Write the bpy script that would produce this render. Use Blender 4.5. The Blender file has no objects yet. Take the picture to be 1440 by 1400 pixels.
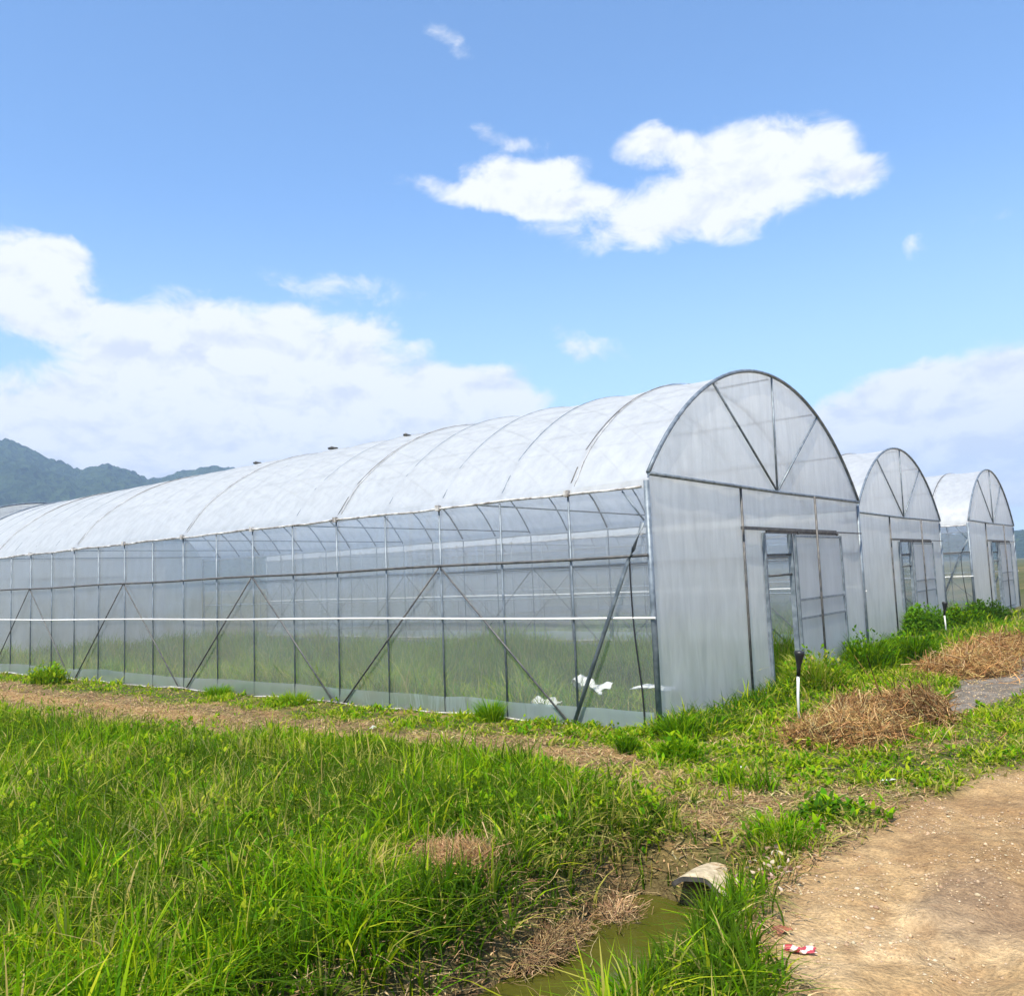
import bpy, bmesh, math, random
import numpy as np
from mathutils import Vector, Matrix
R = math.radians
rng = np.random.default_rng(11)
random.seed(11)
sc = bpy.context.scene
col = sc.collection

# ------------------------------------------------------------------ camera
F_PX, YAW, PITCH, ROLL = 1209.485, 0.673225, 0.091586, -0.041117
CAM = Vector((5.0816, -8.9525, 1.8519))
fwd = Vector((-math.sin(YAW) * math.cos(PITCH), math.cos(YAW) * math.cos(PITCH), math.sin(PITCH)))
rgt = Vector((math.cos(YAW), math.sin(YAW), 0))
up = rgt.cross(fwd)
cr, sr = math.cos(ROLL), math.sin(ROLL)
r2, u2 = rgt * cr + up * sr, up * cr - rgt * sr
cd = bpy.data.cameras.new('camera')
cam = bpy.data.objects.new('camera', cd)
col.objects.link(cam)
m = Matrix((r2, u2, -fwd)).transposed().to_4x4()
m.translation = CAM
cam.matrix_world = m
cd.sensor_width = 36
cd.lens = 36 * F_PX / 1440
cd.clip_end = 9000
cd.clip_start = .05
sc.camera = cam
fw2 = np.array(fwd)[:2] / np.linalg.norm(np.array(fwd)[:2])
rg2 = np.array([rgt.x, rgt.y])

# ------------------------------------------------------------------ tagging
def tag(o, label=None, cat=None, group=None, kind=None):
    if label: o['label'] = label
    if cat: o['category'] = cat
    if group: o['group'] = group
    if kind: o['kind'] = kind
    return o

def empty(name, loc=(0, 0, 0), rz=0):
    o = bpy.data.objects.new(name, None)
    o.empty_display_size = .2
    o.location = loc
    o.rotation_euler = (0, 0, rz)
    col.objects.link(o)
    return o

def link(name, me, mat, parent=None, loc=None):
    o = bpy.data.objects.new(name, me)
    if mat: me.materials.append(mat)
    if parent: o.parent = parent
    if loc: o.location = loc
    col.objects.link(o)
    return o

def npmesh(name, V, Fq, mat=None, cols=None, smooth=True, parent=None, loc=None):
    """V (n,3), Fq (m,k) all the same k (3 or 4) ; cols (n,3)"""
    me = bpy.data.meshes.new(name)
    V = np.asarray(V, dtype=np.float32)
    Fq = np.asarray(Fq, dtype=np.int32)
    n, k = Fq.shape
    me.vertices.add(len(V)); me.vertices.foreach_set('co', V.ravel())
    me.loops.add(n * k); me.loops.foreach_set('vertex_index', Fq.ravel())
    me.polygons.add(n)
    me.polygons.foreach_set('loop_start', np.arange(0, n * k, k, dtype=np.int32))
    try: me.polygons.foreach_set('loop_total', np.full(n, k, dtype=np.int32))
    except Exception: pass
    me.update(calc_edges=True)
    if smooth: me.polygons.foreach_set('use_smooth', np.ones(n, dtype=bool))
    if cols is not None:
        a = me.color_attributes.new('Col', 'FLOAT_COLOR', 'POINT')
        c = np.ones((len(V), 4), dtype=np.float32); c[:, :3] = cols
        a.data.foreach_set('color', c.ravel())
    me.validate()
    return link(name, me, mat, parent, loc)

# ------------------------------------------------------------------ noise
def vnoise(x, y, scale, seed=0):
    g = np.random.default_rng(seed + 977).random((256, 256))
    x = np.asarray(x) / scale + 1000.3; y = np.asarray(y) / scale + 1000.7
    xi = np.floor(x).astype(int); yi = np.floor(y).astype(int)
    fx = x - xi; fy = y - yi
    fx = fx * fx * (3 - 2 * fx); fy = fy * fy * (3 - 2 * fy)
    a = g[xi % 256, yi % 256]; b = g[(xi + 1) % 256, yi % 256]
    c = g[xi % 256, (yi + 1) % 256]; d = g[(xi + 1) % 256, (yi + 1) % 256]
    return (a * (1 - fx) + b * fx) * (1 - fy) + (c * (1 - fx) + d * fx) * fy

def fbm(x, y, scale, oct=4, seed=0):
    t = 0; a = 1; s = 0
    for i in range(oct):
        t = t + a * vnoise(x, y, scale / 2 ** i, seed + i * 13); s += a; a *= .5
    return t / s

def sstep(a, b, x):
    t = np.clip((np.asarray(x, dtype=float) - a) / (b - a), 0, 1)
    return t * t * (3 - 2 * t)

# ------------------------------------------------------------------ terrain functions
WATER_Z = -.37
def ditch(x, y):
    xc = 2.28 + .05 * np.sin(y * 2.1)
    wob = (fbm(x, y, .6, 3, 5) - .5) * .22
    s = x - xc + wob
    lat = np.where(s < 0, 1 - sstep(.26, .74, -s), 1 - sstep(.30, .68, s))
    end = 1 - sstep(-3.78, -3.50, y + (fbm(x, y, .4, 2, 6) - .5) * .2)
    return lat * end

def height(x, y):
    x = np.asarray(x, dtype=float); y = np.asarray(y, dtype=float)
    h = (fbm(x, y, 1.4, 4, 1) - .5) * .10
    near = np.exp(-((x - 1) ** 2 + (y + 3) ** 2) / 400)
    h = h * near
    # soft rise of the track side, keep house pads level
    pad = sstep(-.6, .1, y) * sstep(.6, -.1, x)
    h = h * (1 - .8 * pad)
    h = h + .10 * np.exp(-(((x - 1.08) / .55) ** 2 + ((y + 4.85) / .4) ** 2))       # small mound
    h = h + .05 * np.exp(-(((x - 4.6) / .7) ** 2 + ((y + 3.1) / .5) ** 2))
    trk = track(x, y)
    h = h + trk * ((fbm(x, y, .20, 4, 9) - .5) * .095 + (fbm(x * .4, y, .9, 2, 19) - .5) * .05 - .02 - .035 * np.exp(-((x - 4.25 - .12 * y * .3) / .16) ** 2) - .03 * np.exp(-((x - 5.6 - .036 * y) / .18) ** 2))
    D = ditch(x, y)
    h = h - D * (.62 + (fbm(x, y, .2, 3, 3) - .5) * .1)
    # bank slump in front of the pipe
    h = h - .17 * np.exp(-(((x - 2.40) / .45) ** 2)) * (1 - sstep(-3.55, -3.15, y)) * sstep(-4.6, -3.9, y) * (1 - D)
    return h

def track(x, y):
    # dirt road: x greater than an edge which bends with y
    e = np.interp(y, [-30, -6, -4.7, -3.75, -2.9, -2.27, -1.6, -.62, 1, 3, 6, 10, 20, 60], [4.6, 3.75, 3.30, 2.95, 2.95, 3.05, 3.2, 3.45, 3.7, 3.8, 3.7, 3.6, 3.4, 3.0])
    w = (fbm(x, y, .7, 4, 21) - .5) * .9
    return sstep(-.12, .18, x - e + w * .6)

def path(x, y):
    # grey trodden channel path beside the weed heaps
    e0 = np.interp(y, [2.0, 2.6, 4, 5.5, 9, 14, 30], [2.5, 2.25, 2.2, 2.1, 1.9, 1.8, 1.6])
    e1 = np.interp(y, [2.0, 2.6, 4, 5.5, 9, 14, 30], [2.6, 2.65, 2.9, 3.1, 3.3, 3.2, 3.0])
    w = (fbm(x, y, .6, 3, 31) - .5) * .35
    return sstep(-.06, .1, x - e0 + w) * sstep(-.06, .1, e1 - x + w) * sstep(2.0, 2.7, y + w)

def strip(x, y):
    # mown, dead strip along the long side of the house
    y0 = np.interp(x, [-25, -12, -9.2, -6, -3.6, -1.5, -.2, 1.0, 2.2, 3.2], [-3.6, -3.5, -3.2, -2.95, -2.75, -2.3, -2.25, -2.75, -3.25, -3.6])
    y1 = np.interp(x, [-25, -12, -9, -6, -3, -1, 0, .8, 2.0, 3.4], [-1.1, -.95, -.95, -1.05, -1.1, -.95, -1.0, -1.6, -1.9, -1.5])
    w = (fbm(x, y, .8, 4, 41) - .5) * .9
    return sstep(-.05, .35, y - y0 + w) * sstep(-.05, .35, y1 - y + w) * sstep(3.8, 3.0, x)

def bare(x, y):
    # patches of open soil
    w = (fbm(x, y, .35, 3, 51) - .5) * .9
    b = 0
    for cx, cy, rx, ry in [(1.0, -2.45, .55, .28), (1.35, -2.6, .35, .2), (2.55, -2.75, .35, .35), (2.85, -3.6, .4, .55), (3.1, -4.7, .25, .6),
                           (-.3, -1.6, .7, .3), (.2, -1.35, .4, .25), (-3.6, -1.9, 1.3, .3), (-8, -1.9, 2.5, .35), (-12, -2.0, 2.5, .4), (2.9, -2.2, .5, .4), (1.1, -4.85, .3, .2), (2.0, -3.0, .35, .2), (1.95, -2.3, .5, .2)]:
        b = np.maximum(b, 1 - ((x - cx) / rx) ** 2 - ((y - cy) / ry) ** 2)
    return sstep(.0, .5, b + w)

def inside1(x, y): return (x < 0) & (x > -22.5) & (y > 0) & (y < 7.94)

# ------------------------------------------------------------------ material helpers
def newmat(name):
    mt = bpy.data.materials.new(name); mt.use_nodes = True
    nt = mt.node_tree
    for n in list(nt.nodes):
        nt.nodes.remove(n)
    out = nt.nodes.new('ShaderNodeOutputMaterial')
    return mt, nt, out

def N(nt, t, **kw):
    n = nt.nodes.new(t)
    for k, v in kw.items():
        if k.startswith('i_'):
            n.inputs[k[2:].replace('_', ' ')].default_value = v
        elif k.startswith('n'):
            n.inputs[int(k[1:])].default_value = v
        else: setattr(n, k, v)
    return n

def math_(nt, op, a, b=None, c=None, clamp=False):
    n = nt.nodes.new('ShaderNodeMath'); n.operation = op; n.use_clamp = clamp
    for i, v in enumerate((a, b, c)):
        if v is None: continue
        if isinstance(v, (int, float)): n.inputs[i].default_value = v
        else: nt.links.new(v, n.inputs[i])
    return n.outputs[0]

def mixc(nt, fac, a, b, blend='MIX'):
    n = nt.nodes.new('ShaderNodeMix'); n.data_type = 'RGBA'; n.blend_type = blend
    for sock, v in ((n.inputs[0], fac), (n.inputs[6], a), (n.inputs[7], b)):
        if isinstance(v, (int, float)): sock.default_value = v
        elif isinstance(v, tuple): sock.default_value = (*v[:3], 1)
        else: nt.links.new(v, sock)
    return n.outputs[2]

def ramp(nt, src, stops):
    n = nt.nodes.new('ShaderNodeValToRGB')
    e = n.color_ramp.elements
    while len(e) < len(stops): e.new(.5)
    for el, (p, c) in zip(e, stops):
        el.position = p
        el.color = (c, c, c, 1) if isinstance(c, (int, float)) else (*c, 1)
    nt.links.new(src, n.inputs[0])
    return n.outputs[0]

def noise(nt, vec, scale, detail=4, rough=.55, dist=0):
    n = nt.nodes.new('ShaderNodeTexNoise')
    n.inputs['Scale'].default_value = scale; n.inputs['Detail'].default_value = detail
    n.inputs['Roughness'].default_value = rough; n.inputs['Distortion'].default_value = dist
    if vec: nt.links.new(vec, n.inputs['Vector'])
    return n.outputs['Fac']

def objco(nt, scale=(1, 1, 1)):
    t = nt.nodes.new('ShaderNodeTexCoord')
    mp = nt.nodes.new('ShaderNodeMapping'); mp.inputs['Scale'].default_value = scale
    nt.links.new(t.outputs['Object'], mp.inputs['Vector'])
    return mp.outputs[0]

def bump(nt, h, strength, dist):
    n = nt.nodes.new('ShaderNodeBump'); n.inputs['Strength'].default_value = strength; n.inputs['Distance'].default_value = dist
    nt.links.new(h, n.inputs['Height'])
    return n.outputs[0]

def mixs(nt, fac, a, b):
    n = nt.nodes.new('ShaderNodeMixShader')
    if isinstance(fac, (int, float)): n.inputs[0].default_value = fac
    else: nt.links.new(fac, n.inputs[0])
    nt.links.new(a, n.inputs[1]); nt.links.new(b, n.inputs[2])
    return n.outputs[0]

def simple(name, c, rough=.6, metal=0, var=.25, scale=20, bmp=0, c2=None, spec=.5):
    mt, nt, out = newmat(name)
    co = objco(nt)
    f = noise(nt, co, scale, 5, .6)
    cc = mixc(nt, ramp(nt, f, [(.35, 0), (.68, 1)]), tuple(v * (1 - var) for v in c), c2 or tuple(min(1, v * (1 + var)) for v in c))
    p = N(nt, 'ShaderNodeBsdfPrincipled', i_Roughness=rough, i_Metallic=metal)
    p.inputs['Specular IOR Level'].default_value = spec
    nt.links.new(cc, p.inputs['Base Color'])
    if bmp:
        nt.links.new(bump(nt, noise(nt, co, scale * 3, 4), .6, bmp), p.inputs['Normal'])
    nt.links.new(p.outputs[0], out.inputs[0])
    return mt

def film(name, clear, frost, rough, diff, tint=(.93, .95, .97), streak=1.0, gloss_r=.28, dirt=.25, trans=.6, gloss=.4, milkc=(.80, .83, .88), bs=.55):
    """plastic sheet: clear share + frosted (blurring) share + milky share, dusty streaks and a soft sheen"""
    mt, nt, out = newmat(name)
    co = objco(nt, (1, 1, .22))
    co2 = objco(nt)
    st = noise(nt, co, 5.5, 6, .65, .3)
    big = noise(nt, co2, .9, 4, .55, .4)
    wr = noise(nt, co, 2.2, 5, .5, 1.4)
    nrm = bump(nt, wr, bs, .035)
    tr = N(nt, 'ShaderNodeBsdfTransparent'); tr.inputs[0].default_value = (tint[0], tint[1], tint[2], 1)
    rf = N(nt, 'ShaderNodeBsdfRefraction'); rf.inputs['Color'].default_value = (.9, .93, .93, 1)
    rf.inputs['Roughness'].default_value = rough; rf.inputs['IOR'].default_value = 1.02
    dcol = mixc(nt, ramp(nt, st, [(.38, 0), (.75, 1)]), milkc, tuple(v * .76 for v in milkc))
    dcol = mixc(nt, math_(nt, 'MULTIPLY', ramp(nt, big, [(.4, 0), (.7, 1)]), dirt), dcol, (.55, .55, .52))
    df = N(nt, 'ShaderNodeBsdfDiffuse'); nt.links.new(dcol, df.inputs[0]); nt.links.new(nrm, df.inputs['Normal'])
    tl = N(nt, 'ShaderNodeBsdfTranslucent'); nt.links.new(dcol, tl.inputs[0]); nt.links.new(nrm, tl.inputs['Normal'])
    milk = mixs(nt, trans, df.outputs[0], tl.outputs[0])
    tot = clear + frost + diff
    # amount of milk follows the streaks of dust
    k = math_(nt, 'MULTIPLY_ADD', math_(nt, 'SUBTRACT', math_(nt, 'ADD', math_(nt, 'MULTIPLY', st, .6), math_(nt, 'MULTIPLY', big, .4)), .5), streak * 1.2, diff / tot, clamp=True)
    thru = tr.outputs[0] if frost <= 0 else (mixs(nt, frost / (clear + frost), tr.outputs[0], rf.outputs[0]))
    body = mixs(nt, k, thru, milk)
    gl = N(nt, 'ShaderNodeBsdfGlossy'); gl.inputs['Roughness'].default_value = gloss_r
    nt.links.new(nrm, gl.inputs['Normal'])
    fr = N(nt, 'ShaderNodeFresnel'); fr.inputs[0].default_value = 1.42; nt.links.new(nrm, fr.inputs['Normal'])
    sh = mixs(nt, math_(nt, 'MULTIPLY', fr.outputs[0], gloss), body, gl.outputs[0])
    nt.links.new(sh, out.inputs[0])
    return mt

def leafmat(name, trans=.4, rough=.6):
    mt, nt, out = newmat(name)
    a = N(nt, 'ShaderNodeVertexColor', layer_name='Col')
    p = N(nt, 'ShaderNodeBsdfPrincipled', i_Roughness=rough)
    p.inputs['Specular IOR Level'].default_value = .05
    nt.links.new(a.outputs[0], p.inputs['Base Color'])
    t = N(nt, 'ShaderNodeBsdfTranslucent')
    nt.links.new(mixc(nt, .4, a.outputs[0], (.34, .55, .005), 'MIX'), t.inputs[0])
    nt.links.new(mixs(nt, trans, p.outputs[0], t.outputs[0]), out.inputs[0])
    return mt

M = {}
M['roof'] = film('roof_film', .13, 0, .3, .87, streak=.05, dirt=.04, gloss_r=.42, trans=.58, gloss=.22, milkc=(.83, .85, .87), bs=.10)
M['side'] = film('side_film', .70, .10, .10, .22, streak=.2, dirt=.25, gloss_r=.25, trans=.65, gloss=.22)
M['gable'] = film('gable_film', .05, .28, .45, .67, streak=.05, dirt=.12, gloss_r=.45, trans=.62, gloss=.25, milkc=(.96, .955, .95), bs=.5)
M['skirt'] = film('skirt_film', .26, .1, .2, .48, milkc=(.52, .62, .64), tint=(.55, .74, .78), streak=.3, dirt=.35, gloss_r=.25, trans=.5)
M['steel'] = simple('galvanised_steel', (.15, .19, .23), .5, .3, .3, 9, c2=(.24, .28, .32))
M['steel_dull'] = simple('weathered_steel', (.085, .092, .10), .6, .3, .4, 11, c2=(.16, .15, .14))
M['white'] = simple('white_rail_paint', (.84, .84, .83), .4, 0, .12, 14)
M['dirtyplastic'] = simple('dirty_clip_strip', (.32, .27, .23), .6, 0, .5, 6, c2=(.75, .74, .72))
M['black'] = simple('black_plastic', (.012, .012, .014), .45, 0, .3, 30)
M['stake'] = simple('white_pvc', (.72, .70, .64), .5, 0, .12, 18, c2=(.8, .8, .78))
M['concrete'] = simple('old_concrete', (.40, .31, .19), .9, 0, .3, 14, .008, c2=(.60, .50, .34))
M['concrete_dark'] = simple('shaded_concrete', (.06, .055, .05), .9, 0, .3, 26, .004)  # shade of the pipe's hollow and mouth rim, put into the colour
M['scrap'] = simple('white_sheet_plastic', (.66, .66, .60), .5, 0, .15, 15)
M['straw'] = None
M['leaf'] = leafmat('grass_blades', .42)
M['dead'] = leafmat('dead_stalks', .15, .8)
mt, nt, out = newmat('dead_stalks'); a = N(nt, 'ShaderNodeVertexColor', layer_name='Col')
p = N(nt, 'ShaderNodeBsdfPrincipled', i_Roughness=.85); p.inputs['Specular IOR Level'].default_value = .2
nt.links.new(a.outputs[0], p.inputs['Base Color']); nt.links.new(p.outputs[0], out.inputs[0]); M['dead'] = mt

# ground material: colours of soil / turf / gravel come from attribute, finer grain from noise
mt, nt, out = newmat('soil')
a = N(nt, 'ShaderNodeVertexColor', layer_name='Col')
co = objco(nt)
f1 = noise(nt, co, 9, 7, .7); f2 = noise(nt, co, 55, 6, .7)
c1 = mixc(nt, ramp(nt, f1, [(.3, 0), (.7, 1)]), (.62, .60, .58), (1.32, 1.28, 1.2))
c2 = mixc(nt, ramp(nt, f2, [(.3, 0), (.72, 1)]), (.66, .64, .62), (1.28, 1.28, 1.28))
cc = mixc(nt, 1.0, mixc(nt, 1.0, a.outputs[0], c1, 'MULTIPLY'), c2, 'MULTIPLY')
vo = nt.nodes.new('ShaderNodeTexVoronoi'); vo.inputs['Scale'].default_value = 38; nt.links.new(co, vo.inputs['Vector'])
p = N(nt, 'ShaderNodeBsdfPrincipled', i_Roughness=.93); p.inputs['Specular IOR Level'].default_value = .2
nt.links.new(cc, p.inputs['Base Color'])
hh = math_(nt, 'ADD', math_(nt, 'MULTIPLY', f2, .6), math_(nt, 'ADD', f1, math_(nt, 'MULTIPLY', vo.outputs['Distance'], -.35)))
nt.links.new(bump(nt, hh, .9, .035), p.inputs['Normal'])
nt.links.new(p.outputs[0], out.inputs[0])
M['soil'] = mt

mt, nt, out = newmat('ditch_water')
co = objco(nt)
p = N(nt, 'ShaderNodeBsdfPrincipled', i_Roughness=.12)
p.inputs['IOR'].default_value = 1.33
nt.links.new(mixc(nt, noise(nt, co, 2.5, 4), (.045, .052, .006), (.085, .080, .012)), p.inputs['Base Color'])
nt.links.new(bump(nt, noise(nt, co, 9, 3), .25, .01), p.inputs['Normal'])
nt.links.new(p.outputs[0], out.inputs[0])
M['water'] = mt

mt, nt, out = newmat('forested_hill')
co = objco(nt)
p = N(nt, 'ShaderNodeBsdfPrincipled', i_Roughness=1.0); p.inputs['Specular IOR Level'].default_value = .0
vo = nt.nodes.new('ShaderNodeTexVoronoi'); vo.inputs['Scale'].default_value = .085; nt.links.new(co, vo.inputs['Vector'])
nt.links.new(mixc(nt, ramp(nt, noise(nt, co, .03, 6, .7), [(.35, 0), (.65, 1)]), (.018, .035, .014), (.055, .085, .03)), p.inputs['Base Color'])
nt.links.new(bump(nt, math_(nt, 'ADD', vo.outputs['Distance'], noise(nt, co, .06, 6, .7)), 1.0, 12), p.inputs['Normal'])
nt.links.new(p.outputs[0], out.inputs[0])
M['hill'] = mt

# ------------------------------------------------------------------ ground sheet
def axis(lo_far, lo, a, b, hi, hi_far, fine, mid):
    pts = list(np.arange(a, b + 1e-6, fine))
    x = a
    l = []
    while x > lo: x -= mid; l.append(x)
    st = mid
    while x > lo_far: st *= 1.35; x -= st; l.append(x)
    pts = l[::-1] + pts
    x = b
    while x < hi: x += mid; pts.append(x)
    st = mid
    while x < hi_far: st *= 1.35; x += st; pts.append(x)
    return np.array(pts)
gx = axis(-1700, -16, -1.0, 5.6, 9, 1500, .04, .12)
gy = axis(-1300, -9.5, -6.9, .6, 12, 1700, .04, .12)
GX, GY = np.meshgrid(gx, gy, indexing='ij')
GZ = height(GX, GY)
nx_, ny_ = GX.shape
TR, PA, ST, BA, DI = track(GX, GY), path(GX, GY), strip(GX, GY), bare(GX, GY), ditch(GX, GY)
def mixn(a, b, k): return a * (1 - k[..., None]) + np.array(b) * k[..., None]
n1 = fbm(GX, GY, .5, 4, 61); n2 = fbm(GX, GY, .12, 3, 62); n3 = fbm(GX, GY, 3., 3, 63)
C = np.zeros((nx_, ny_, 3)) + np.array([.07, .085, .02])
C = mixn(C, (.10, .095, .035), sstep(.45, .7, n1) * .8)
C = mixn(C, (.21, .145, .075), ST * .85)
C = mixn(C, (.26, .185, .11), ST * sstep(.5, .65, n2) * .8)
C = mixn(C, (.11, .085, .045), ST * sstep(.55, .72, n1) * .7)
C = mixn(C, (.42, .265, .12), BA * .9)
tc = mixn(np.zeros((nx_, ny_, 3)) + np.array([.48, .33, .17]), (.60, .44, .255), sstep(.4, .7, n1))
tc = mixn(tc, (.38, .235, .115), sstep(.52, .75, n2) * .6)
tc = mixn(tc, (.30, .185, .09), sstep(.46, .64, fbm(GX, GY, .9, 4, 66)) * .65)
tc = mixn(tc, (.26, .18, .12), np.clip(1 - ((GX - 3.95) / .35) ** 2 - ((GY + 3.6) / .55) ** 2 + (n1 - .5) * 2, 0, 1) * .6)
C = C * (1 - TR[..., None]) + tc * TR[..., None]
C = mixn(C, (.17, .15, .13), PA * .95)
C = mixn(C, (.24, .22, .20), PA * sstep(.5, .65, n2))
C = mixn(C, (.21, .145, .08), DI * .95)
C = mixn(C, (.10, .07, .04), DI * sstep(.5, .62, n2) * .8)
ins = (GX < .02) & (GX > -50) & (GY > 0) & (GY < 40)
C = mixn(C, (.10, .10, .045), (ins * .8))
idx = np.arange(nx_ * ny_).reshape(nx_, ny_)
Q = np.stack([idx[:-1, :-1], idx[1:, :-1], idx[1:, 1:], idx[:-1, 1:]], -1)
cx = (GX[:-1, :-1] + GX[1:, 1:]) / 2; cy_ = (GY[:-1, :-1] + GY[1:, 1:]) / 2
ktr = TR[:-1, :-1] > .5
kpa = (PA[:-1, :-1] > .5) & ~ktr
Vg = np.stack([GX, GY, GZ], -1).reshape(-1, 3); Cg = C.reshape(-1, 3)
def submesh(name, mask):
    q = Q[mask].reshape(-1, 4)
    u, inv = np.unique(q, return_inverse=True)
    o = npmesh(name, Vg[u], inv.reshape(-1, 4), M['soil'], Cg[u])
    o['kind'] = 'structure'
    return o
submesh('ground', ~ktr & ~kpa)
submesh('dirt_road', ktr)
submesh('path', kpa)

# water
wx = np.linspace(1.3, 3.3, 5); wy = np.linspace(-9.2, -3.2, 9)
WX, WY = np.meshgrid(wx, wy, indexing='ij')
ii = np.arange(WX.size).reshape(WX.shape)
npmesh('water', np.stack([WX, WY, np.full(WX.shape, WATER_Z)], -1).reshape(-1, 3),
       np.stack([ii[:-1, :-1], ii[1:, :-1], ii[1:, 1:], ii[:-1, 1:]], -1).reshape(-1, 4), M['water'])['kind'] = 'structure'

# hills, a wooded ridge far behind the left side
az = np.radians(np.linspace(-92, 30, 720))
prof_az = [-95, -85, -78, -74, -71.5, -69.5, -68.2, -67, -65.5, -64.7, -63.9, -62.8, -61.7, -60.8, -59, -57.5, -55, -50, -44, -38, -30, -22, -12, -5, 5, 30]
prof_el = [6.5, 7.2, 8.0, 9.0, 9.4, 9.1, 8.6, 7.9, 7.35, 7.55, 7.75, 7.5, 6.9, 7.1, 7.5, 7.75, 7.2, 6.0, 4.6, 3.2, 2.0, 1.4, 1.1, 1.5, 1.2, 1.6]
rr = np.concatenate([np.linspace(900, 1480, 60), np.linspace(1490, 1900, 14)])
AZ, RR = np.meshgrid(az, rr, indexing='ij')
el = np.interp(np.degrees(AZ), prof_az, prof_el)
crest = 1480 + 60 * np.sin(np.degrees(AZ) * .5)
top = np.tan(np.radians(el)) * crest
s = (RR - 900) / (crest - 900)
sh = np.where(s < 1, s ** .8, np.clip(1 - (s - 1) * 1.3, 0, 1))
HX = CAM.x + RR * np.sin(AZ); HY = CAM.y + RR * np.cos(AZ)
rid = (fbm(HX, HY, 240, 3, 71) - .5) * 60 * np.clip(np.minimum(s, 1.6 - s), 0, .5) * 2
HZ = top * sh + rid * (1 - sstep(.8, 1, s) * .9) + (fbm(HX, HY, 26, 4, 72) * 22 + np.abs(vnoise(HX, HY, 11, 75) - .5) * 16 - 8) * np.clip(s * 6, 0, 1) - 3
ii = np.arange(HX.size).reshape(HX.shape)
npmesh('hills', np.stack([HX, HY, HZ], -1).reshape(-1, 3), np.stack([ii[:-1, :-1], ii[:-1, 1:], ii[1:, 1:], ii[1:, :-1]], -1).reshape(-1, 4), M['hill'])['kind'] = 'structure'

# ------------------------------------------------------------------ strand / blade generators
def blades(P, h, w, lean, az, base, tip, seg=4, curl=1.0, twist=None):
    """P (n,3) root, h,w,lean(az direction bend fraction), base/tip colours (n,3)"""
    n = len(P)
    t = np.linspace(0, 1, seg + 1)
    d = np.stack([np.cos(az), np.sin(az), np.zeros(n)], -1)
    if twist is None: twist = rng.uniform(0, 2 * np.pi, n)
    side = np.stack([np.cos(twist), np.sin(twist), np.zeros(n)], -1)
    V = np.zeros((n, seg * 2 + 1, 3)); Cc = np.zeros((n, seg * 2 + 1, 3))
    for i, tt in enumerate(t):
        hor = lean * h * (tt ** (1 + curl)); ver = h * (tt - .42 * np.minimum(lean, 1.5) * tt ** 2.4)
        c = P + d * hor[:, None]; c[:, 2] += ver
        ww = w * (1 - tt ** 1.6) * (.75 + .5 * min(tt * 3, 1)) * .5
        cc = base * (1 - tt) + tip * tt
        if i < seg:
            V[:, 2 * i] = c - side * ww[:, None]; V[:, 2 * i + 1] = c + side * ww[:, None]
            Cc[:, 2 * i] = cc; Cc[:, 2 * i + 1] = cc
        else:
            V[:, 2 * i] = c; Cc[:, 2 * i] = cc
    k = seg * 2 + 1
    f = []
    for i in range(seg - 1): f += [[2 * i, 2 * i + 1, 2 * i + 3], [2 * i, 2 * i + 3, 2 * i + 2]]
    f.append([2 * seg - 2, 2 * seg - 1, 2 * seg])
    f = np.array(f)
    Fq = (f[None] + (np.arange(n) * k)[:, None, None]).reshape(-1, 3)
    return V.reshape(-1, 3), Fq, Cc.reshape(-1, 3)

def join(parts):
    Vs, Fs, Cs = [], [], []; o = 0
    for v, f, c in parts:
        Vs.append(v); Fs.append(f + o); Cs.append(c); o += len(v)
    return np.concatenate(Vs), np.concatenate(Fs), np.concatenate(Cs)

def frustum_points(dens, dmin, dmax, margin=1.12, floor=None):
    """random ground points in the camera's sight, given density per m2 (scalar) between two depths"""
    hw = (720 / F_PX) * margin
    area = hw * (dmax ** 2 - dmin ** 2)
    n = int(area * dens)
    d = np.sqrt(rng.uniform(dmin ** 2, dmax ** 2, n)); s = rng.uniform(-1, 1, n) * hw * d
    x = CAM.x + fw2[0] * d + rg2[0] * s; y = CAM.y + fw2[1] * d + rg2[1] * s
    return x, y, d

def pick(pal, n, jit=.18):
    pal = np.array(pal); c = pal[rng.integers(0, len(pal), n)]
    return c * rng.uniform(1 - jit, 1 + jit, (n, 1)) * rng.uniform(1 - jit * .4, 1 + jit * .4, (n, 3))

GREEN = [(.095, .25, .003), (.12, .28, .003), (.18, .32, .004), (.055, .18, .004), (.25, .35, .005)]
LIME = [(.32, .39, .015), (.36, .42, .02), (.27, .36, .015)]
DARK = [(.035, .10, .006), (.05, .12, .006), (.03, .08, .006)]
YELL = [(.40, .37, .08), (.42, .34, .12), (.34, .32, .07)]
STRAW = [(.38, .26, .12), (.32, .20, .09), (.46, .34, .18), (.26, .16, .075), (.22, .12, .055), (.22, .22, .05)]

def lushness(x, y):
    """how tall and dense the long meadow grass is"""
    t = 1 - np.maximum.reduce([track(x, y), path(x, y) , strip(x, y) * .93, bare(x, y)])
    front = sstep(-1.7, -2.4, y + (fbm(x, y, .8, 3, 41) - .5) * .5)      # south of the strip
    return np.clip(t, 0, 1), front

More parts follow.
